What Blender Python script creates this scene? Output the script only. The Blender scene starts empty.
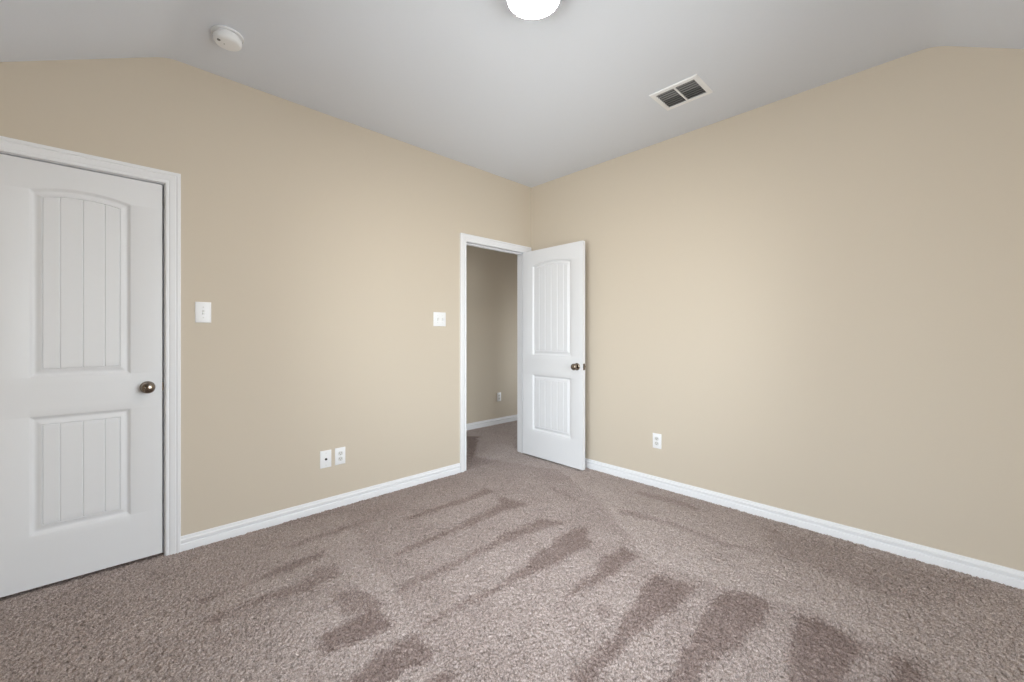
import bpy, bmesh, math
import numpy as np
from mathutils import Vector, Matrix

scene = bpy.context.scene
COL = scene.collection
PI = math.pi

# ------------------------------------------------------------------ camera
CAM = (-3.1562, -2.9878, 1.2130)
YAW = 0.76642            # heading, measured from +y towards +x
FPX = 415.454            # focal length in pixels of the 1024-wide frame
HORIZON = 335.55
cd = bpy.data.cameras.new('camera')
cd.sensor_width = 36.0
cd.lens = FPX / 1024 * 36.0
cd.shift_y = -(341 - HORIZON) / 1024
cd.clip_start = 0.02
cam = bpy.data.objects.new('camera', cd)
COL.objects.link(cam)
cam.location = CAM
cam.rotation_euler = (PI / 2, 0, -YAW)
scene.camera = cam

# ------------------------------------------------------------------ world, daylight, exposure
SKY_STRENGTH = 19.3
LAMP_STRENGTH = 126.0
EXPOSURE = 0.0
scene.view_settings.view_transform = 'Standard'
scene.view_settings.look = 'None'
scene.view_settings.gamma = 1.0
scene.view_settings.exposure = EXPOSURE
scene.view_settings.use_curve_mapping = False
scene.cycles.use_denoising = True
scene.cycles.max_bounces = 14
scene.cycles.diffuse_bounces = 8
scene.cycles.transparent_max_bounces = 12
scene.cycles.caustics_reflective = False
scene.cycles.caustics_refractive = False
scene.cycles.sample_clamp_indirect = 8.0

world = bpy.data.worlds.new('daylight_sky')
scene.world = world
world.use_nodes = True
wn = world.node_tree
wn.nodes.clear()
w_out = wn.nodes.new('ShaderNodeOutputWorld')
w_bg = wn.nodes.new('ShaderNodeBackground')
w_tc = wn.nodes.new('ShaderNodeTexCoord')
w_sep = wn.nodes.new('ShaderNodeSeparateXYZ')
w_map = wn.nodes.new('ShaderNodeMapRange')
w_ramp = wn.nodes.new('ShaderNodeValToRGB')
wn.links.new(w_tc.outputs['Generated'], w_sep.inputs[0])
wn.links.new(w_sep.outputs['Z'], w_map.inputs['Value'])
w_map.inputs['From Min'].default_value = -0.25
w_map.inputs['From Max'].default_value = 0.35
wn.links.new(w_map.outputs[0], w_ramp.inputs[0])
w_ramp.color_ramp.elements[0].color = (0.56, 0.55, 0.545, 1)      # ground bounce
w_ramp.color_ramp.elements[1].color = (0.835, 0.89, 0.97, 1)       # open sky
wn.links.new(w_ramp.outputs[0], w_bg.inputs['Color'])
w_bg.inputs['Strength'].default_value = SKY_STRENGTH
wn.links.new(w_bg.outputs[0], w_out.inputs['Surface'])

# room measures (metres); the far corner of the room is the origin, the room lies at x<0, y<0
RX, RY = -3.70, -3.70          # wall_west / wall_south inner faces
H = 2.758                      # flat ceiling
CRX, CRY = -2.940, -2.954      # where the ceiling starts to slope
SLX, SLY = 0.507, 0.56
TH = 0.115                     # wall thickness
HALL_Y = 1.263
HALL_X = 2.30
WIN_Y0, WIN_Y1, WIN_Z0, WIN_Z1 = -2.92, -1.10, 0.58, 2.06      # window_1, west wall
WIX0, WIX1 = -2.60, -1.05                                       # added_window_2, south wall, unseen, added for fill light


def portal(name, loc, rot, sx, sy):
    ld = bpy.data.lights.new(name, 'AREA')
    ld.shape = 'RECTANGLE'
    ld.size, ld.size_y = sx, sy
    ld.cycles.is_portal = True
    o = bpy.data.objects.new(name, ld)
    COL.objects.link(o)
    o.location = loc
    o.rotation_euler = rot
    return o


portal('window_portal', (RX - TH - 0.01, (WIN_Y0 + WIN_Y1) / 2, (WIN_Z0 + WIN_Z1) / 2), (0, -PI / 2, 0),
       WIN_Z1 - WIN_Z0, WIN_Y1 - WIN_Y0)
portal('window_portal', ((WIX0 + WIX1) / 2, RY - TH - 0.01, (WIN_Z0 + WIN_Z1) / 2), (PI / 2, 0, 0),
       WIX1 - WIX0, WIN_Z1 - WIN_Z0)
portal('window_portal', (HALL_X + TH + 0.01, 0.675, 1.05), (0, PI / 2, 0), 1.40, 0.75)


# ------------------------------------------------------------------ materials
def srgb(r, g, b):
    f = lambda c: (c / 255 / 12.92) if c / 255 <= 0.04045 else ((c / 255 + 0.055) / 1.055) ** 2.4
    return (f(r), f(g), f(b), 1.0)


def new_mat(name):
    m = bpy.data.materials.new(name)
    m.use_nodes = True
    nt = m.node_tree
    b = nt.nodes.get('Principled BSDF')
    return m, nt, b


def painted(name, col, rough=0.6, bump=0.0, scale=200.0, vary=0.0, spec=0.5):
    m, nt, b = new_mat(name)
    b.inputs['Roughness'].default_value = rough
    b.inputs['Specular IOR Level'].default_value = spec
    tc = nt.nodes.new('ShaderNodeTexCoord')
    n = nt.nodes.new('ShaderNodeTexNoise')
    n.inputs['Scale'].default_value = scale
    n.inputs['Detail'].default_value = 3
    nt.links.new(tc.outputs['Object'], n.inputs['Vector'])
    mx = nt.nodes.new('ShaderNodeMix')
    mx.data_type = 'RGBA'
    lo = tuple(c * (1 - vary) for c in col[:3]) + (1,)
    hi = tuple(min(1, c * (1 + vary)) for c in col[:3]) + (1,)
    mx.inputs['A'].default_value = lo
    mx.inputs['B'].default_value = hi
    nt.links.new(n.outputs['Fac'], mx.inputs['Factor'])
    nt.links.new(mx.outputs['Result'], b.inputs['Base Color'])
    if bump:
        bp = nt.nodes.new('ShaderNodeBump')
        bp.inputs['Strength'].default_value = bump
        bp.inputs['Distance'].default_value = 0.002
        nt.links.new(n.outputs['Fac'], bp.inputs['Height'])
        nt.links.new(bp.outputs['Normal'], b.inputs['Normal'])
    return m


M_WALL = painted('beige_wall_paint', (0.600, 0.532, 0.440, 1), 0.75, 0.12, 140, 0.012, 0.3)
M_CEIL = painted('white_ceiling_paint', (0.715, 0.75, 0.815, 1), 0.85, 0.15, 110, 0.012, 0.2)
M_TRIM = painted('white_trim_paint', (0.80, 0.81, 0.84, 1), 0.38, 0.02, 60, 0.006)
M_DOOR = painted('white_door_paint', (0.755, 0.765, 0.79, 1), 0.42, 0.05, 90, 0.006)
M_PLASTIC = painted('white_plastic', (0.84, 0.85, 0.87, 1), 0.35, 0, 50, 0.004)
M_PLASTIC2 = painted('grey_white_plastic', (0.66, 0.66, 0.65, 1), 0.4, 0, 50, 0.004)
M_DARK = painted('dark_slot', (0.02, 0.02, 0.02, 1), 0.6, 0, 50, 0.0)
M_DUCT = painted('dark_duct', (0.05, 0.05, 0.05, 1), 0.7, 0, 50, 0.1)
M_VENT = painted('white_enamel', (0.84, 0.85, 0.87, 1), 0.45, 0, 50, 0.005)
M_LOUVRE = painted('grey_enamel', (0.20, 0.20, 0.20, 1), 0.5, 0, 50, 0.01)

m, nt, b = new_mat('satin_nickel')
b.inputs['Base Color'].default_value = (0.27, 0.225, 0.185, 1)
b.inputs['Metallic'].default_value = 1.0
b.inputs['Roughness'].default_value = 0.14
M_NICKEL = m

m, nt, b = new_mat('frosted_lamp_glass')
b.inputs['Base Color'].default_value = (0.9, 0.9, 0.88, 1)
b.inputs['Roughness'].default_value = 0.4
b.inputs['Emission Color'].default_value = (1.0, 0.915, 0.81, 1)
b.inputs['Emission Strength'].default_value = LAMP_STRENGTH
M_LAMP = m

m = bpy.data.materials.new('window_glass')
m.use_nodes = True
nt = m.node_tree
nt.nodes.clear()
go = nt.nodes.new('ShaderNodeOutputMaterial')
gm = nt.nodes.new('ShaderNodeMixShader')
gt = nt.nodes.new('ShaderNodeBsdfTransparent')
gg = nt.nodes.new('ShaderNodeBsdfGlossy')
gf = nt.nodes.new('ShaderNodeFresnel')
gt.inputs['Color'].default_value = (0.95, 0.97, 0.96, 1)
gg.inputs['Roughness'].default_value = 0.02
nt.links.new(gf.outputs[0], gm.inputs[0])
nt.links.new(gt.outputs[0], gm.inputs[1])
nt.links.new(gg.outputs[0], gm.inputs[2])
nt.links.new(gm.outputs[0], go.inputs['Surface'])
M_GLASS = m

# carpet: two tones by pile direction (vacuum strokes) and painted shading, speckled yarn
m, nt, b = new_mat('beige_frieze_carpet')
b.inputs['Roughness'].default_value = 0.95
b.inputs['Specular IOR Level'].default_value = 0.1
b.inputs['Sheen Weight'].default_value = 0.0
at = nt.nodes.new('ShaderNodeAttribute')
at.attribute_name = 'lay_shade'
tc = nt.nodes.new('ShaderNodeTexCoord')
n1 = nt.nodes.new('ShaderNodeTexNoise')
n1.inputs['Scale'].default_value = 200
n1.inputs['Detail'].default_value = 4
n1.inputs['Roughness'].default_value = 0.7
nt.links.new(tc.outputs['Object'], n1.inputs['Vector'])
tone = nt.nodes.new('ShaderNodeMix')
tone.data_type = 'RGBA'
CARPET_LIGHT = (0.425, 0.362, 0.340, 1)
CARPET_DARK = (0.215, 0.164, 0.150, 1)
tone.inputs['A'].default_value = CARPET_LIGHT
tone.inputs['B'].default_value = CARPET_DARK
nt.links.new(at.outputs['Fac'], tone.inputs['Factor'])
sr = nt.nodes.new('ShaderNodeMapRange')
sr.inputs['From Min'].default_value = 0.34
sr.inputs['From Max'].default_value = 0.66
sr.inputs['To Min'].default_value = 0.50
sr.inputs['To Max'].default_value = 1.62
nt.links.new(n1.outputs['Fac'], sr.inputs['Value'])
mul = nt.nodes.new('ShaderNodeVectorMath')
mul.operation = 'SCALE'
nt.links.new(tone.outputs['Result'], mul.inputs[0])
nt.links.new(sr.outputs[0], mul.inputs['Scale'])
nt.links.new(mul.outputs['Vector'], b.inputs['Base Color'])
bp = nt.nodes.new('ShaderNodeBump')
bp.inputs['Strength'].default_value = 0.5
bp.inputs['Distance'].default_value = 0.004
nt.links.new(n1.outputs['Fac'], bp.inputs['Height'])
nt.links.new(bp.outputs['Normal'], b.inputs['Normal'])
M_CARPET = m


# ------------------------------------------------------------------ mesh helpers
def finish(name, bm, mat, parent=None, smooth=None, loc=None, rot=None, recalc=True):
    if recalc:
        bmesh.ops.recalc_face_normals(bm, faces=bm.faces)
    me = bpy.data.meshes.new(name)
    bm.to_mesh(me)
    bm.free()
    me.materials.append(mat)
    if smooth is not None:
        for p in me.polygons:
            p.use_smooth = True
        me.set_sharp_from_angle(angle=math.radians(smooth))
    o = bpy.data.objects.new(name, me)
    COL.objects.link(o)
    if parent is not None:
        o.parent = parent
    if loc is not None:
        o.location = loc
    if rot is not None:
        o.rotation_euler = rot
    return o


def tag(o, label=None, cat=None, group=None, kind=None):
    if label:
        o['label'] = label
    if cat:
        o['category'] = cat
    if group:
        o['group'] = group
    if kind:
        o['kind'] = kind
    return o


def empty(name, loc, rz=0.0):
    o = bpy.data.objects.new(name, None)
    o.empty_display_size = 0.1
    COL.objects.link(o)
    o.location = loc
    o.rotation_euler = (0, 0, rz)
    return o


def add_box(bm, x0, x1, y0, y1, z0, z1, bevel=0.0, seg=2):
    vs = [bm.verts.new((x, y, z)) for x in (x0, x1) for y in (y0, y1) for z in (z0, z1)]
    f = [(0, 1, 3, 2), (4, 6, 7, 5), (0, 4, 5, 1), (2, 3, 7, 6), (0, 2, 6, 4), (1, 5, 7, 3)]
    fs = [bm.faces.new([vs[i] for i in q]) for q in f]
    if bevel:
        es = list({e for q in fs for e in q.edges})
        bmesh.ops.bevel(bm, geom=es, offset=bevel, segments=seg, affect='EDGES', profile=0.5)


def add_prism(bm, pts, frame):
    """pts: closed 2-D outline; frame(u, v, end) -> 3-D point for end 0 and 1."""
    a = [bm.verts.new(frame(u, v, 0)) for u, v in pts]
    c = [bm.verts.new(frame(u, v, 1)) for u, v in pts]
    n = len(pts)
    bm.faces.new(a)
    bm.faces.new(c[::-1])
    for i in range(n):
        bm.faces.new((a[i], a[(i + 1) % n], c[(i + 1) % n], c[i]))


def add_lathe(bm, prof, n=40, axis='z', origin=(0, 0, 0), cap=True):
    """prof: list of (radius, height)."""
    rings = []
    ox, oy, oz = origin
    for r, h in prof:
        ring = []
        for k in range(n):
            t = 2 * PI * k / n
            u, v = r * math.cos(t), r * math.sin(t)
            if axis == 'z':
                p = (ox + u, oy + v, oz + h)
            elif axis == 'y':
                p = (ox + u, oy + h, oz + v)
            else:
                p = (ox + h, oy + u, oz + v)
            ring.append(bm.verts.new(p))
        rings.append(ring)
    for a, c in zip(rings, rings[1:]):
        for k in range(n):
            bm.faces.new((a[k], a[(k + 1) % n], c[(k + 1) % n], c[k]))
    if cap:
        bm.faces.new(rings[0])
        bm.faces.new(rings[-1][::-1])


# ------------------------------------------------------------------ ceiling with two sloped sides
def hinge(t, r=0.055):
    if t <= -r:
        return 0.0
    if t >= r:
        return t
    return (t + r) ** 2 / (4 * r)


def ceil_z(x, y):
    return H - max(SLX * hinge(CRX - x), SLY * hinge(CRY - y))


def lines(lo, hi, crease, r=0.055):
    a = set(np.linspace(lo, hi, 14).round(4))
    a |= set(np.linspace(crease - r, crease + r, 13).round(4))
    a |= set(np.linspace(lo, crease - r, 24).round(4))
    return sorted(a)


bm = bmesh.new()
xs, ys = lines(RX, 0.0, CRX), lines(RY, 0.0, CRY)
lo = [[bm.verts.new((x, y, ceil_z(x, y))) for y in ys] for x in xs]
hi = [[bm.verts.new((x, y, ceil_z(x, y) + 0.12)) for y in ys] for x in xs]
for i in range(len(xs) - 1):
    for j in range(len(ys) - 1):
        bm.faces.new((lo[i][j], lo[i][j + 1], lo[i + 1][j + 1], lo[i + 1][j]))
        bm.faces.new((hi[i][j], hi[i + 1][j], hi[i + 1][j + 1], hi[i][j + 1]))
for i in range(len(xs) - 1):
    for j in (0, len(ys) - 1):
        bm.faces.new((lo[i][j], lo[i + 1][j], hi[i + 1][j], hi[i][j]))
for j in range(len(ys) - 1):
    for i in (0, len(xs) - 1):
        bm.faces.new((lo[i][j], lo[i][j + 1], hi[i][j + 1], hi[i][j]))
o = finish('ceiling', bm, M_CEIL, smooth=40)
tag(o, kind='structure')


# ------------------------------------------------------------------ walls
ZB = -0.03


def wall_cells(name, cells, mat=M_WALL):
    """cells: (axis, a0, a1, n0, n1, z0, ztop0, ztop1): a upright slab cell along x or y with a sloping top."""
    bm = bmesh.new()
    for ax, a0, a1, n0, n1, z0, t0, t1 in cells:
        pts = [(a0, z0), (a1, z0), (a1, t1), (a0, t0)]
        if ax == 'x':
            add_prism(bm, pts, lambda u, v, e: (u, n1 if e else n0, v))
        else:
            add_prism(bm, pts, lambda u, v, e: (n1 if e else n0, u, v))
    o = finish(name, bm, mat)
    tag(o, kind='structure')
    return o


D1L, D1R, D1T = -3.577, -2.947, 2.058      # closet door opening
D2L, D2R, D2T = -0.866, -0.073, 2.075      # rough opening of the entry (jamb boards line it)
EX = 0.03                                   # walls run a little up beside the ceiling
sl = lambda x: ceil_z(x, -1.0) + EX
cells = []
xb = [RX - TH, RX, D1L, D1R] + [round(v, 4) for v in np.linspace(CRX - 0.055, CRX + 0.055, 9)] + [D2L, D2R, TH]
xb = sorted(set(xb))
for a0, a1 in zip(xb, xb[1:]):
    z0 = ZB
    if a0 >= D1L - 1e-6 and a1 <= D1R + 1e-6:
        z0 = D1T
    if a0 >= D2L - 1e-6 and a1 <= D2R + 1e-6:
        z0 = D2T
    cells.append(('x', a0, a1, 0.0, TH, z0, sl(a0), sl(a1)))
wall_cells('wall_left', cells)

sl2 = lambda y: ceil_z(-1.0, y) + EX
yb = sorted(set([RY - TH, RY, 0.0] + [round(v, 4) for v in np.linspace(CRY - 0.055, CRY + 0.055, 9)]))
wall_cells('wall_right', [('y', a0, a1, 0.0, TH, ZB, sl2(a0), sl2(a1)) for a0, a1 in zip(yb, yb[1:])])

zc = ceil_z(RX, -1.0) + EX
zd = ceil_z(-1.0, RY) + EX
wall_cells('wall_west', [
    ('y', RY - TH, WIN_Y0, RX - TH, RX, ZB, zd, zc), ('y', WIN_Y1, 0.0, RX - TH, RX, ZB, zc, zc),
    ('y', WIN_Y0, WIN_Y1, RX - TH, RX, ZB, WIN_Z0, WIN_Z0), ('y', WIN_Y0, WIN_Y1, RX - TH, RX, WIN_Z1, zc, zc)])
wall_cells('wall_south', [
    ('x', RX, WIX0, RY - TH, RY, ZB, zd, zd), ('x', WIX1, 0.0, RY - TH, RY, ZB, zd, zd),
    ('x', WIX0, WIX1, RY - TH, RY, ZB, WIN_Z0, WIN_Z0), ('x', WIX0, WIX1, RY - TH, RY, WIN_Z1, zd, zd)])
# hallway beyond the open door, and the closet behind the closed one
HZ = 2.46
wall_cells('wall_hall', [('x', -1.7, HALL_X + TH, HALL_Y, HALL_Y + TH, ZB, HZ + EX, HZ + EX)])
HWY0, HWY1, HWZ0, HWZ1 = 0.30, 1.05, 0.35, 1.75
wall_cells('wall_hall_end', [('y', 0.0, HWY0, HALL_X, HALL_X + TH, ZB, HZ + EX, HZ + EX),
                             ('y', HWY1, HALL_Y, HALL_X, HALL_X + TH, ZB, HZ + EX, HZ + EX),
                             ('y', HWY0, HWY1, HALL_X, HALL_X + TH, ZB, HWZ0, HWZ0),
                             ('y', HWY0, HWY1, HALL_X, HALL_X + TH, HWZ1, HZ + EX, HZ + EX),
                             ('x', TH, HALL_X, 0.0, TH, ZB, HZ + EX, HZ + EX)])
wall_cells('wall_hall_start', [('y', TH, HALL_Y, -1.7, -1.6, ZB, HZ + EX, HZ + EX)])
wall_cells('wall_closet', [('x', RX - TH, -1.7, 0.80, 0.90, ZB, HZ + EX, HZ + EX),
                           ('y', TH, 0.80, RX - TH, RX, ZB, HZ + EX, HZ + EX)])
bm = bmesh.new()
add_box(bm, -1.6, HALL_X, TH, HALL_Y, HZ, HZ + 0.1)
tag(finish('ceiling_hall', bm, M_CEIL), kind='structure')
bm = bmesh.new()
add_box(bm, RX, -1.7, TH, 0.80, HZ, HZ + 0.1)
tag(finish('ceiling_closet', bm, M_CEIL), kind='structure')


# ------------------------------------------------------------------ carpet floor
def px_floor(px, py):
    s = FPX * CAM[2] / (py - HORIZON)
    t = (px - 512) / FPX
    sa, ca = math.sin(YAW), math.cos(YAW)
    return (CAM[0] + s * (sa + t * ca), CAM[1] + s * (ca - t * sa))


# vacuum strokes traced on the floor; also broad light-evening areas and a painted jamb shadow
STROKES_AND_SHADE = [
    (0.02, [(250, 470), (466, 455), (560, 470), (600, 500), (650, 560), (720, 585), (800, 605), (930, 662), (960, 700),  # far area, painted lighter to make up for light falloff
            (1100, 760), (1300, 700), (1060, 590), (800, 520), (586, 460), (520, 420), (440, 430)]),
    (0.15, [(-300, 900), (-500, 700), (0, 600), (200, 545), (345, 512), (372, 560), (400, 596), (414, 622), (440, 655), (460, 690),  # left area, lightened in colour where little light reaches
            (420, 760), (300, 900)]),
    (1.0, [(567, 531), (584, 526), (591, 544), (557, 562), (524, 578), (479, 598), (426, 627), (424, 624), (478, 594), (504, 581), (532, 558), (549, 544)]),
    (0.9, [(512, 529), (542, 518), (565, 522), (528, 533), (504, 542), (465, 561), (397, 592), (396, 589), (463, 557), (485, 546), (497, 537)]),
    (0.85, [(500, 496), (530, 504), (504, 511), (479, 522), (440, 537), (396, 556), (395, 552), (440, 533), (459, 525), (481, 513), (498, 505)]),
    (0.8, [(485, 487), (495, 491), (475, 499), (452, 506), (440, 509), (408, 520), (407, 517), (440, 505), (467, 497)]),
    (1.0, [(604, 556), (624, 547), (637, 555), (612, 574), (577, 593), (553, 611), (577, 585), (594, 572)]),
    (0.8, [(597, 608), (606, 604), (610, 611), (603, 617), (597, 614)]),
    (1.0, [(654, 574), (697, 585), (685, 596), (669, 611), (646, 628), (627, 646), (608, 662), (586, 684), (560, 712), (545, 708), (570, 678), (592, 656), (616, 633), (631, 606), (642, 592)]),
    (1.0, [(716, 592), (749, 592), (775, 607), (755, 630), (737, 642), (723, 653), (702, 672), (680, 694), (650, 725), (630, 722), (660, 688), (675, 670), (681, 652), (695, 631), (704, 611)]),
    (1.0, [(796, 611), (829, 625), (866, 645), (857, 662), (841, 680), (800, 730), (770, 740), (782, 690), (784, 681), (788, 658), (794, 635)]),
    (0.9, [(892, 656), (912, 662), (925, 676), (922, 700), (900, 730), (888, 700)]),
    (0.95, [(320, 633), (369, 609), (399, 621), (360, 641), (320, 657)]),
    (0.95, [(414, 627), (436, 651), (432, 662), (404, 672), (385, 681), (330, 705), (300, 702), (352, 676), (365, 664), (387, 645)]),
    (0.9, [(438, 670), (451, 670), (457, 680), (440, 700), (400, 705)]),
    (0.75, [(330, 592), (360, 585), (381, 600), (379, 612), (340, 612)]),
    (0.70, [(318, 566), (340, 566), (342, 574), (304, 593), (269, 600), (210, 625), (205, 618), (299, 582)]),
    (0.65, [(279, 566), (318, 552), (330, 553), (289, 570), (259, 580), (200, 604), (195, 600), (240, 586)]),
    (0.60, [(340, 527), (377, 516), (378, 519), (345, 530), (290, 548), (288, 545)]),
    (0.30, [(200, 640), (270, 615), (330, 600), (338, 606), (280, 626), (215, 654)]),
    (0.20, [(300, 680), (350, 652), (400, 630), (408, 636), (360, 662), (310, 695)]),
    (0.40, [(225, 612), (300, 596), (345, 578), (352, 583), (300, 604), (232, 622)]),
    (0.28, [(769, 527), (850, 548), (1000, 590), (960, 606), (900, 600), (830, 575), (790, 560), (762, 548)]),
    (0.45, [(636, 490), (664, 496), (700, 507), (698, 510), (660, 500), (635, 494)]),
    (0.48, [(621, 508), (686, 526), (727, 543), (760, 548), (760, 552), (725, 547), (684, 530), (620, 513)]),
    (0.55, [(548, 484), (566, 492), (582, 501), (578, 504), (560, 494), (546, 487)]),
    (0.80, [(466, 436), (480, 436), (474, 455), (467, 464)]),  # painted shadow of the left jamb on the hallway floor
]

rng = np.random.default_rng(7)
STEP = 0.0045
FX0, FX1, FY0, FY1 = RX - 0.02, 1.30, RY - 0.02, HALL_Y + 0.02
gx = np.arange(FX0, FX1 + STEP, STEP)
gy = np.arange(FY0, FY1 + STEP, STEP)
nx, ny = len(gx), len(gy)
X, Y = np.meshgrid(gx, gy, indexing='ij')
inner = (slice(1, -1), slice(1, -1))
JX, JY = X.copy(), Y.copy()
JX[inner] += rng.uniform(-0.0022, 0.0022, (nx - 2, ny - 2))
JY[inner] += rng.uniform(-0.0022, 0.0022, (nx - 2, ny - 2))


def blur(a, k):
    for ax in (0, 1):
        c = np.cumsum(np.concatenate([np.repeat(a.take([0], ax), k + 1, ax), a, np.repeat(a.take([-1], ax), k, ax)], ax), ax)
        n = a.shape[ax]
        a = (c.take(range(2 * k + 1, 2 * k + 1 + n), ax) - c.take(range(0, n), ax)) / (2 * k + 1)
    return a


tuft = rng.normal(0, 1, (nx, ny))
soft = blur(rng.normal(0, 1, (nx, ny)), 2)
soft /= soft.std()
Z = -0.002 - 0.0110 * np.clip(tuft - 0.25, 0, 1.5) + 0.0015 * np.clip(rng.normal(0, 1, (nx, ny)), -2, 2) + 0.0008 * soft
wob = blur(blur(rng.normal(0, 1, (nx, ny)), 6), 6)
wob2 = blur(blur(rng.normal(0, 1, (nx, ny)), 6), 6)
wob /= wob.std()
wob2 /= wob2.std()
SX = X + 0.006 * wob + rng.normal(0, 0.014, (nx, ny))
SY = Y + 0.006 * wob2 + rng.normal(0, 0.014, (nx, ny))
lay_shade = np.full((nx, ny), 0.36)  # room centre darkened in colour, where the lighting falls too strong
lay_shade[Y > 0.0] = 0.55
for val, poly in STROKES_AND_SHADE:
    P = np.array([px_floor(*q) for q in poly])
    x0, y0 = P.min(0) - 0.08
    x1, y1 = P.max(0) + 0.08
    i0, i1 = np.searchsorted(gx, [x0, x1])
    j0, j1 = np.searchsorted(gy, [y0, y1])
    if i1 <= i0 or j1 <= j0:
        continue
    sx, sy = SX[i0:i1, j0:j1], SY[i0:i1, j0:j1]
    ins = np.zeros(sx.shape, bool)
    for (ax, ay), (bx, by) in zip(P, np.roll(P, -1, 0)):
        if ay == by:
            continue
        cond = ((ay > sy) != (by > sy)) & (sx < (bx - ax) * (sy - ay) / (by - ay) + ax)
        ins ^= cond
    sub = lay_shade[i0:i1, j0:j1]
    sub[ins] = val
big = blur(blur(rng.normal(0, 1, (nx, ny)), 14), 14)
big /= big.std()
lay_shade = np.clip(0.5 * lay_shade + 0.5 * blur(lay_shade, 1) + 0.05 * big + rng.normal(0, 0.16, (nx, ny)), 0, 1.25)

co = np.stack([JX, JY, Z], -1).reshape(-1, 3).astype(np.float32)
idx = np.arange(nx * ny).reshape(nx, ny)
quads = np.stack([idx[:-1, :-1], idx[1:, :-1], idx[1:, 1:], idx[:-1, 1:]], -1).reshape(-1, 4).astype(np.int32)
me = bpy.data.meshes.new('floor')
me.vertices.add(len(co))
me.vertices.foreach_set('co', co.ravel())
me.loops.add(quads.size)
me.loops.foreach_set('vertex_index', quads.ravel())
me.polygons.add(len(quads))
me.polygons.foreach_set('loop_start', np.arange(0, quads.size, 4, dtype=np.int32))
me.update(calc_edges=True)
me.polygons.foreach_set('use_smooth', np.ones(len(quads), dtype=bool))
a = me.attributes.new('lay_shade', 'FLOAT', 'POINT')
a.data.foreach_set('value', lay_shade.ravel().astype(np.float32))
me.materials.append(M_CARPET)
floor = bpy.data.objects.new('floor', me)
COL.objects.link(floor)
tag(floor, kind='structure')
bm = bmesh.new()
add_box(bm, 1.30, HALL_X + 0.02, 0.0, HALL_Y + 0.02, -0.03, -0.002)
tag(finish('floor_hall', bm, M_CARPET), kind='structure')

# ------------------------------------------------------------------ baseboards
BB = [(0, 0), (0.0150, 0), (0.0150, 0.046), (0.0140, 0.049), (0.0085, 0.051), (0.0070, 0.053), (0.0070, 0.056), (0.0125, 0.059),
      (0.0130, 0.062), (0.0130, 0.073), (0.0105, 0.076), (0.0065, 0.078), (0.0060, 0.084), (0.0045, 0.091), (0, 0.0935)]


def baseboard(name, runs):
    """runs: (axis, a0, a1, plane, sign) - board on the wall plane, standing out along sign."""
    bm = bmesh.new()
    for ax, a0, a1, pl, sg in runs:
        if ax == 'x':
            add_prism(bm, BB, lambda u, v, e: (a1 if e else a0, pl + sg * u, v - 0.014))
        else:
            add_prism(bm, BB, lambda u, v, e: (pl + sg * u, a1 if e else a0, v - 0.014))
    o = finish(name, bm, M_TRIM, smooth=30)
    tag(o, kind='structure')
    return o


CW = 0.066                              # casing width
C1L, C1R, C1T = -3.583, -2.944, 2.055   # inner edges of the closet casing
C2L, C2R, C2T = -0.862, -0.084, 2.052   # inner edges of the entry casing
baseboard('baseboard_left', [('x', C1R + CW, C2L - CW, 0.0, -1)])
baseboard('baseboard_right', [('y', RY, -0.001, 0.0, -1)])
baseboard('baseboard_west', [('y', RY, 0.0, RX, 1)])
baseboard('baseboard_south', [('x', RX + 0.016, -0.016, RY, 1)])
baseboard('baseboard_hall', [('x', -1.6, HALL_X, HALL_Y, -1)])
baseboard('baseboard_hall_end', [('y', TH, HALL_Y - 0.016, HALL_X, -1)])

# ------------------------------------------------------------------ door casings and jambs
# outline across the board: u from the inner edge outwards, v stands out from the wall
CS = [(0, 0), (0, 0.010), (0.003, 0.0125), (0.010, 0.0130), (0.013, 0.0105), (0.016, 0.0100), (0.020, 0.0125), (0.030, 0.0150),
      (0.042, 0.0165), (0.045, 0.0145), (0.048, 0.0145), (0.051, 0.0180), (0.062, 0.0185), (0.066, 0.0165), (0.066, 0)]


def casing(name, xl, xr, zt, y, sg, parent):
    """mitred casing round an opening: swept left leg, head, right leg."""
    bm = bmesh.new()
    rows = []
    for u, v in CS:
        rows.append([bm.verts.new(p) for p in (
            (xl - u, y + sg * v, -0.014), (xl - u, y + sg * v, zt + u), (xr + u, y + sg * v, zt + u), (xr + u, y + sg * v, -0.014))])
    n = len(rows)
    for i in range(n):
        a, c = rows[i], rows[(i + 1) % n]
        for k in range(3):
            bm.faces.new((a[k], a[k + 1], c[k + 1], c[k]))
    bm.faces.new([r[0] for r in rows])
    bm.faces.new([r[3] for r in rows][::-1])
    return finish(name, bm, M_TRIM, parent, smooth=25)


def jamb(xl, xr, zt, t, y0, y1, parent, stop_y):
    bm = bmesh.new()
    add_box(bm, xl - t, xl, y0, y1, -0.014, zt + t)
    add_box(bm, xr, xr + t, y0, y1, -0.014, zt + t)
    add_box(bm, xl, xr, y0, y1, zt, zt + t)
    finish('jamb', bm, M_TRIM, parent)
    bm = bmesh.new()
    s0, s1 = stop_y
    add_box(bm, xl, xl + 0.011, s0, s1, -0.014, zt - 0.011, 0.002)
    add_box(bm, xr - 0.011, xr, s0, s1, -0.014, zt - 0.011, 0.002)
    add_box(bm, xl, xr, s0, s1, zt - 0.011, zt, 0.002)
    finish('door_stop', bm, M_TRIM, parent)


# closet frame: jamb faces at -3.5725 / -2.950
t1 = empty('trim_1', (0, 0, 0))
tag(t1, kind='structure')
J1L, J1R, J1T = -3.5725, -2.9490, 2.0505
casing('casing', J1L - 0.005, J1R + 0.005, J1T + 0.004, 0.0, -1, t1)
jamb(J1L, J1R, J1T, 0.003, 0.0, TH, t1, (0.045, 0.085))
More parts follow.
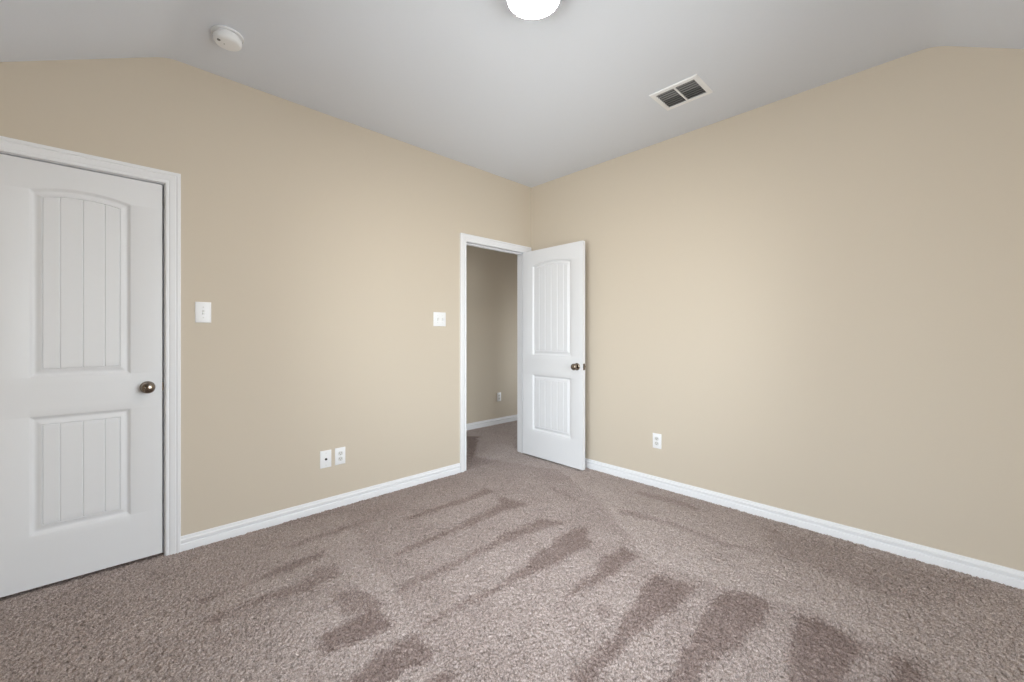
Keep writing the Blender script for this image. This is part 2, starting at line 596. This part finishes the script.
# entry frame
t2 = empty('trim_2', (0, 0, 0))
tag(t2, kind='structure')
J2L, J2R, J2T = -0.852, -0.087, 2.0610
casing('casing', J2L - 0.006, J2R + 0.006, J2T + 0.000, 0.0, -1, t2)
casing('casing', J2L - 0.006, J2R + 0.006, J2T + 0.005, TH, 1, t2)
jamb(J2L, J2R, J2T, 0.013, 0.0, TH, t2, (0.042, 0.080))


# ------------------------------------------------------------------ two-panel plank doors with arched top panel
def smoothstep(a, b, t):
    t = np.clip((t - a) / (b - a), 0, 1)
    return t * t * (3 - 2 * t)


def door_mesh(width, height, stile, grooves, drop=0.0):
    """local frame: x 0..width, thickness y 0..0.035, z 0..height; both faces moulded."""
    z0 = 0.012
    PX0, PX1 = stile, width - stile
    pan = [(0.268 - z0 - drop, 0.826 - z0, 0.0), (1.018 - z0 - drop, 1.906 - z0, 0.030)]
    half = (PX1 - PX0) / 2
    mid = (PX0 + PX1) / 2

    def depth(x, z):
        d = np.zeros_like(x)
        for zb, zt, rise in pan:
            if rise:
                R = (half * half + rise * rise) / (2 * rise)
                top = (R - np.hypot(x - mid, z - (zt + rise - R)))
            else:
                top = zt - z
            s = np.minimum(np.minimum(x - PX0, PX1 - x), np.minimum(z - zb, top))
            prof = -0.0140 * smoothstep(0.0, 0.018, s) + 0.0090 * smoothstep(0.021, 0.042, s)
            field = s > 0.0435
            g = np.full_like(x, 1.0)
            for q in grooves:
                g = np.minimum(g, np.abs(x - mid - q))
            edge = np.clip(1 - np.abs(s - 0.0445) / 0.0022, 0, 1)
            vg = np.clip(1 - g / 0.0035, 0, 1) * field
            prof = prof - 0.0048 * edge - 0.0040 * vg
            d += np.where(s > 0, prof, 0)
        return d

    prof_s = [0, 0.003, 0.006, 0.009, 0.012, 0.015, 0.018, 0.021, 0.026, 0.031, 0.036, 0.042, 0.0426, 0.0445, 0.0464, 0.049]
    xsn = {0.0, width}
    for s in prof_s:
        xsn |= {round(PX0 + s, 5), round(PX1 - s, 5)}
    for q in grooves:
        for e in (-0.0045, -0.0035, 0.0, 0.0035, 0.0045):
            xsn.add(round(mid + q + e, 5))
    xsn |= set(np.linspace(PX0 + 0.05, PX1 - 0.05, 40).round(5))
    zsn = {0.0, height}
    for zb, zt, rise in pan:
        for s in prof_s:
            zsn |= {round(zb + s, 5), round(zt - s, 5)}
        if rise:
            zsn |= set(np.arange(zt - 0.065, zt + rise + 0.004, 0.0014).round(5))
    zsn |= set(np.linspace(0, height, 20).round(5))

    def clean(v):
        v = sorted(v)
        out = [v[0]]
        for q in v[1:]:
            if q - out[-1] > 0.0004:
                out.append(q)
        return np.array(out)

    xv, zv = clean(xsn), clean(zsn)
    GX, GZ = np.meshgrid(xv, zv, indexing='ij')
    D = depth(GX, GZ)
    bm = bmesh.new()
    sides = []
    for y, sg in ((0.0, -1), (0.035, 1)):
        sides.append([[bm.verts.new((xv[i], y + sg * D[i, j], zv[j])) for j in range(len(zv))] for i in range(len(xv))])
    f0, f1 = sides
    I, J = len(xv), len(zv)
    for i in range(I - 1):
        for j in range(J - 1):
            bm.faces.new((f0[i][j], f0[i + 1][j], f0[i + 1][j + 1], f0[i][j + 1]))
            bm.faces.new((f1[i][j], f1[i][j + 1], f1[i + 1][j + 1], f1[i + 1][j]))
    for i in range(I - 1):
        for j in (0, J - 1):
            bm.faces.new((f0[i][j], f1[i][j], f1[i + 1][j], f0[i + 1][j]))
    for j in range(J - 1):
        for i in (0, I - 1):
            bm.faces.new((f0[i][j], f0[i][j + 1], f1[i][j + 1], f1[i][j]))
    return bm


def knob(parent, x, y, z, sg):
    """door knob standing out along sg*y from the face at y."""
    rose = [(0.0325, 0.0), (0.0325, 0.003), (0.030, 0.007), (0.022, 0.010), (0.013, 0.011)]
    bm = bmesh.new()
    add_lathe(bm, [(r, sg * h) for r, h in rose], 40, 'y', (x, y, z))
    r1 = finish('rosette', bm, M_NICKEL, parent, smooth=40)
    prof = [(0.0115, 0.010), (0.011, 0.022), (0.0125, 0.027), (0.020, 0.031), (0.0265, 0.037), (0.0295, 0.045), (0.0290, 0.052),
            (0.0255, 0.059), (0.019, 0.063), (0.010, 0.065), (0.002, 0.0655)]
    bm = bmesh.new()
    add_lathe(bm, [(r, sg * h) for r, h in prof], 40, 'y', (x, y, z))
    finish('knob', bm, M_NICKEL, parent, smooth=60)


# closed closet door
d1 = empty('door_1', (-3.5665, 0.005, 0.014))
tag(d1, kind='structure')
finish('door_leaf', door_mesh(0.610, 2.031, 0.1255, (-0.078, 0.0, 0.078), 0.011), M_DOOR, d1, smooth=25)
knob(d1, 0.610 - 0.061, 0.0, 0.919, -1)
bm = bmesh.new()
add_box(bm, 0.6095, 0.6150, 0.004, 0.020, 0.895, 0.942)
finish('latch', bm, M_NICKEL, d1)

# open entry door, hinged on the right jamb, swung about ninety degrees into the room
d2 = empty('door_2', (-0.094, -0.006, 0.014), -PI / 2 - math.radians(0.9))
tag(d2, kind='structure')
W2 = 0.7575
leaf = door_mesh(W2, 2.045, 0.1330, (-0.154, -0.077, 0.0, 0.077, 0.154))
bmesh.ops.translate(leaf, verts=leaf.verts, vec=(0, -0.035, 0))
finish('door_leaf', leaf, M_DOOR, d2, smooth=25)
knob(d2, W2 - 0.063, -0.035, 0.919, -1)
knob(d2, W2 - 0.066, 0.0, 0.919, 1)
bm = bmesh.new()
add_box(bm, W2 - 0.001, W2 + 0.0012, -0.030, -0.005, 0.890, 0.948)
add_box(bm, W2, W2 + 0.011, -0.024, -0.011, 0.910, 0.928, 0.002)
finish('latch', bm, M_NICKEL, d2)
for hz in (0.19, 1.02, 1.83):
    bm = bmesh.new()
    add_lathe(bm, [(0.0065, -0.045), (0.0065, 0.045)], 16, 'z', (-0.004, 0.004, hz))
    add_box(bm, 0.0, 0.030, -0.0006, 0.0014, hz - 0.044, hz + 0.044)
    finish('hinge', bm, M_NICKEL, d2, smooth=40)


# ------------------------------------------------------------------ wall plates
def plate_root(name, loc, facing):
    """local frame: x along the wall, -y out of the wall, z up."""
    return empty(name, loc, 0.0 if facing == 'y' else -PI / 2)


def plate(parent, w, h, t=0.006):
    bm = bmesh.new()
    n = 6
    pts = [(-w / 2, 0.0), (-w / 2, -t * 0.35), (-w / 2 + 0.004, -t), (w / 2 - 0.004, -t), (w / 2, -t * 0.35), (w / 2, 0.0)]
    rings = []
    for inset, y in ((0, 0.0), (0, -t * 0.35), (0.0015, -t * 0.75), (0.005, -t)):
        rings.append([bm.verts.new((sx * (w / 2 - inset), y, sz * (h / 2 - inset))) for sx, sz in ((-1, -1), (1, -1), (1, 1), (-1, 1))])
    for a_, c_ in zip(rings, rings[1:]):
        for k in range(4):
            bm.faces.new((a_[k], a_[(k + 1) % 4], c_[(k + 1) % 4], c_[k]))
    bm.faces.new(rings[-1])
    bm.faces.new(rings[0][::-1])
    return finish('cover_plate', bm, M_PLASTIC, parent, smooth=40)


def screws(parent, pts, t=0.006):
    for x, z in pts:
        bm = bmesh.new()
        add_lathe(bm, [(0.0032, -t + 0.001), (0.0032, -t - 0.0006), (0.0024, -t - 0.0014)], 14, 'y', (x, 0, z))
        add_box(bm, x - 0.0026, x + 0.0026, -t - 0.0017, -t - 0.0012, z - 0.0005, z + 0.0005)
        finish('screw', bm, M_PLASTIC2, parent, smooth=40)


def toggle(parent, x, up=True, t=0.006):
    bm = bmesh.new()
    add_box(bm, x - 0.0052, x + 0.0052, -t - 0.0016, -t + 0.002, -0.0125, 0.0125, 0.001)
    finish('toggle_collar', bm, M_PLASTIC2, parent)
    s = 1 if up else -1
    bm = bmesh.new()
    pts = [(-0.004 * s, -t), (0.0045 * s, -t), (0.0135 * s, -t - 0.012), (0.0095 * s, -t - 0.0145)]
    add_prism(bm, pts, lambda u, v, e: (x + (0.0038 if e else -0.0038), v, u))
    finish('toggle_lever', bm, M_PLASTIC, parent)


def receptacle(parent, zc, t=0.006):
    bm = bmesh.new()
    pts = []
    for k in range(28):
        a_ = 2 * PI * k / 28
        pts.append((0.0172 * math.cos(a_), max(-0.0142, min(0.0142, 0.0172 * math.sin(a_)))))
    add_prism(bm, pts, lambda u, v, e: (u, -t - 0.0022 if e else -t + 0.001, zc + v))
    r = finish('receptacle', bm, M_PLASTIC2, parent, smooth=30)
    bm = bmesh.new()
    for x, hh in ((-0.0062, 0.0085), (0.0062, 0.0068)):
        add_box(bm, x - 0.0012, x + 0.0012, -t - 0.0026, -t - 0.002, zc + 0.0035 - hh / 2, zc + 0.0035 + hh / 2)
    add_lathe(bm, [(0.0024, -t - 0.002), (0.0024, -t - 0.0026)], 14, 'y', (0, 0, zc - 0.0075))
    finish('slots', bm, M_DARK, r)


def outlet(loc, facing, label, group=None):
    o = plate_root('wall_outlet', loc, facing)
    tag(o, label, 'outlet', group)
    plate(o, 0.074, 0.119)
    receptacle(o, 0.0195)
    receptacle(o, -0.0195)
    screws(o, [(0, 0)])
    return o


s1 = plate_root('light_switch', (-2.774, 0.0, 1.348), 'y')
tag(s1, 'white single toggle light switch beside the closed closet door', 'light switch')
plate(s1, 0.076, 0.120)
toggle(s1, 0.0, False)
screws(s1, [(0, 0.030), (0, -0.030)])

s2 = plate_root('light_switch', (-1.139, 0.0, 1.352), 'y')
tag(s2, 'wider white double toggle light switch left of the open doorway', 'light switch')
plate(s2, 0.124, 0.120)
toggle(s2, -0.023, True)
toggle(s2, 0.023, False)
screws(s2, [(-0.023, 0.030), (-0.023, -0.030), (0.023, 0.030), (0.023, -0.030)])

c1 = plate_root('cable_jack_plate', (-2.083, 0.0, 0.352), 'y')
tag(c1, 'white wall plate with a dark round cable jack, left of the twin low plates', 'wall plate')
plate(c1, 0.076, 0.120)
bm = bmesh.new()
add_lathe(bm, [(0.0085, -0.005), (0.0085, -0.0075), (0.0062, -0.009), (0.0062, -0.012)], 6, 'y', (0, 0, 0))
add_lathe(bm, [(0.0052, -0.012), (0.0052, -0.017), (0.0035, -0.017), (0.0035, -0.013)], 20, 'y', (0, 0, 0))
finish('cable_jack', bm, M_DARK, c1, smooth=35)
screws(c1, [(0, 0.042), (0, -0.042)])

outlet((-1.983, 0.0, 0.354), 'y', 'white duplex outlet low on the wall, right of the cable jack plate')
outlet((0.0, -1.391, 0.366), 'x', 'white duplex outlet low on the right wall, past the open door')
outlet((0.685, HALL_Y, 0.367), 'y', 'small white duplex outlet on the hallway wall, seen through the doorway')

# ------------------------------------------------------------------ ceiling air vent
v = empty('ceiling_vent', (-0.541, -1.826, H))
tag(v, 'white rectangular two-panel air vent with dark slots on the ceiling', 'air vent')
VX, VY, VB = 0.128, 0.152, 0.030
bm = bmesh.new()
prof = [(0.0, 0.0), (0.0, -0.003), (0.004, -0.007), (VB - 0.004, -0.009), (VB, -0.007), (VB, 0.0)]
rings = []
for ins, z in prof:
    rings.append([bm.verts.new((sx * (VX - ins), sy * (VY - ins), z)) for sx, sy in ((-1, -1), (1, -1), (1, 1), (-1, 1))])
for k in range(len(rings)):
    a_, c_ = rings[k], rings[(k + 1) % len(rings)]
    for q in range(4):
        bm.faces.new((a_[q], a_[(q + 1) % 4], c_[(q + 1) % 4], c_[q]))
finish('frame', bm, M_VENT, v, smooth=30)
bm = bmesh.new()
add_box(bm, -VX + VB, VX - VB, -0.006, 0.006, -0.008, -0.001, 0.0015)
finish('centre_bar', bm, M_VENT, v)
bm = bmesh.new()
add_box(bm, -VX + VB - 0.002, VX - VB + 0.002, -VY + VB - 0.002, VY - VB + 0.002, -0.0012, -0.0002)
finish('duct_opening', bm, M_DUCT, v)
for s in (-1, 1):
    bm = bmesh.new()
    y0, y1 = (0.007, VY - VB) if s > 0 else (-VY + VB, -0.007)
    nsl = 8
    for k in range(nsl):
        xk = -VX + VB + (k + 0.5) * (2 * (VX - VB) / nsl)
        dx = 0.0016 if k >= nsl / 2 else -0.0008
        pts = [(xk - dx, -0.0075), (xk - dx + 0.0012, -0.0078), (xk + dx, -0.0018), (xk + dx - 0.0012, -0.0015)]
        add_prism(bm, pts, lambda u, w, e: (u, y1 if e else y0, w))
    finish('louvre_bank', bm, M_LOUVRE, v)

# ------------------------------------------------------------------ smoke detector
sd = empty('smoke_detector', (-2.728, -0.437, H))
tag(sd, 'round white smoke detector on the ceiling above the closet door', 'smoke detector')
bm = bmesh.new()
add_lathe(bm, [(0.069, 0.0), (0.0710, -0.003), (0.0710, -0.008), (0.069, -0.010), (0.067, -0.009), (0.066, -0.004), (0.050, -0.004)], 56, 'z')
finish('mounting_ring', bm, M_PLASTIC, sd, smooth=40)
bm = bmesh.new()
add_lathe(bm, [(0.050, -0.004), (0.050, -0.018), (0.057, -0.0175), (0.0605, -0.020), (0.0615, -0.034), (0.0600, -0.042), (0.0565, -0.0470),
               (0.050, -0.0495), (0.0490, -0.0488), (0.0470, -0.0488), (0.046, -0.0497), (0.002, -0.0505)], 56, 'z')
finish('body', bm, M_PLASTIC, sd, smooth=40)
bm = bmesh.new()
add_lathe(bm, [(0.0075, -0.0485), (0.0075, -0.0520), (0.006, -0.0528)], 24, 'z', (-0.0400, -0.0120, 0))
finish('test_button', bm, M_LOUVRE, sd, smooth=40)
bm = bmesh.new()
add_lathe(bm, [(0.0026, -0.048), (0.0026, -0.0515)], 12, 'z', (-0.0140, 0.0060, 0))
finish('indicator_light', bm, M_LOUVRE, sd, smooth=40)

# ------------------------------------------------------------------ ceiling lamp
LX, LY = -1.811, -1.728
lamp = empty('ceiling_light', (LX, LY, H))
tag(lamp, 'round white frosted dome light glowing on the ceiling', 'ceiling light')
bm = bmesh.new()
add_lathe(bm, [(0.106, 0.0), (0.112, -0.004), (0.1165, -0.020), (0.1180, -0.050), (0.1175, -0.0555), (0.1160, -0.0570), (0.1145, -0.0555),
               (0.1140, -0.048)], 72, 'z')
finish('lamp_base', bm, M_VENT, lamp, smooth=40)
bm = bmesh.new()
prof = [(0.1140, -0.050), (0.1140, -0.0535)] + [(0.1140 * math.cos(a_), -0.0535 - 0.0185 * math.sin(a_)) for a_ in np.linspace(0.06, PI / 2 - 0.02, 20)]
add_lathe(bm, prof, 72, 'z')
finish('lamp_shade', bm, M_LAMP, lamp, smooth=60)

# ------------------------------------------------------------------ windows (all unseen; south and hall-end ones added to bring light)
def window(name, loc, rz, width, hh):
    """local frame: x out of the wall into the room, y along the wall, z from the sill up."""
    w = empty(name, loc, rz)
    tag(w, kind='structure')
    hw = width / 2
    bm = bmesh.new()
    for y0, y1, z0, z1 in ((-hw, -hw + 0.04, 0, hh), (hw - 0.04, hw, 0, hh), (-0.03, 0.03, 0.04, hh - 0.04),
                           (-hw + 0.04, hw - 0.04, 0, 0.04), (-hw + 0.04, hw - 0.04, hh - 0.04, hh)):
        add_box(bm, -0.10, -0.05, y0, y1, z0, z1, 0.003)
    for y0, y1 in ((-hw + 0.04, -0.03), (0.03, hw - 0.04)):
        add_box(bm, -0.095, -0.06, y0, y1, hh / 2 - 0.02, hh / 2 + 0.02, 0.003)
    finish('window_frame', bm, M_TRIM, w)
    for y0, y1 in ((-hw + 0.038, -0.028), (0.028, hw - 0.038)):
        bm = bmesh.new()
        add_box(bm, -0.080, -0.076, y0, y1, 0.038, hh - 0.038)
        finish('pane', bm, M_GLASS, w)
    bm = bmesh.new()
    add_box(bm, -0.05, 0.03, -hw - 0.03, hw + 0.03, -0.022, 0.0, 0.004)
    finish('window_sill', bm, M_TRIM, w)


window('window_1', (RX, (WIN_Y0 + WIN_Y1) / 2, WIN_Z0), 0.0, WIN_Y1 - WIN_Y0, WIN_Z1 - WIN_Z0)
window('added_window_2', ((WIX0 + WIX1) / 2, RY, WIN_Z0), PI / 2, WIX1 - WIX0, WIN_Z1 - WIN_Z0)  # unseen south window, added as fill light for the left wall
window('added_window_3', (HALL_X, (HWY0 + HWY1) / 2, HWZ0), PI, HWY1 - HWY0, HWZ1 - HWZ0)  # unseen window added to brighten the hallway

# ------------------------------------------------------------------ what the setting is
SETTING = {
    'floor': ('beige-brown carpet with vacuum strokes across the bedroom floor', 'carpet'),
    'floor_hall': ('beige-brown carpet at the far end of the hallway', 'carpet'),
    'ceiling': ('white bedroom ceiling with two sloping sides', 'ceiling'),
    'ceiling_hall': ('white ceiling over the hallway', 'ceiling'),
    'ceiling_closet': ('white ceiling inside the closet', 'ceiling'),
    'wall_left': ('beige painted wall holding both doorways', 'wall'),
    'wall_right': ('plain beige painted wall behind the open door', 'wall'),
    'wall_west': ('beige window wall beside the closet door', 'wall'),
    'wall_south': ('beige wall with an added window, opposite both doorways', 'wall'),
    'wall_hall': ('dim beige hallway wall seen through the doorway', 'wall'),
    'wall_hall_end': ('beige hallway end wall with an added window', 'wall'),
    'wall_hall_start': ('blank beige wall at the near hallway end', 'wall'),
    'wall_closet': ('beige walls of the closed closet', 'wall'),
    'baseboard_left': ('white baseboard between the two doorways', 'baseboard'),
    'baseboard_right': ('long white baseboard under the plain beige wall', 'baseboard'),
    'baseboard_west': ('white baseboard under the window next to the closet', 'baseboard'),
    'baseboard_south': ('white baseboard under the added window opposite the doorways', 'baseboard'),
    'baseboard_hall': ('white baseboard along the hallway wall', 'baseboard'),
    'baseboard_hall_end': ('white baseboard under the added hallway window', 'baseboard'),
    'trim_1': ('white moulded casing round the closed closet door', 'door frame'),
    'trim_2': ('white moulded casing round the open doorway', 'door frame'),
    'door_1': ('closed white two-panel plank door with a bronze knob', 'door'),
    'door_2': ('white two-panel plank door standing open into the room', 'door'),
    'window_1': ('white double window beside the closet door wall', 'window'),
    'added_window_2': ('white double window added opposite the doorways for fill light', 'window'),
    'added_window_3': ('small white window added at the unseen hallway end for light', 'window'),
}
for n, (lab, cat) in SETTING.items():
    tag(bpy.data.objects[n], lab, cat)
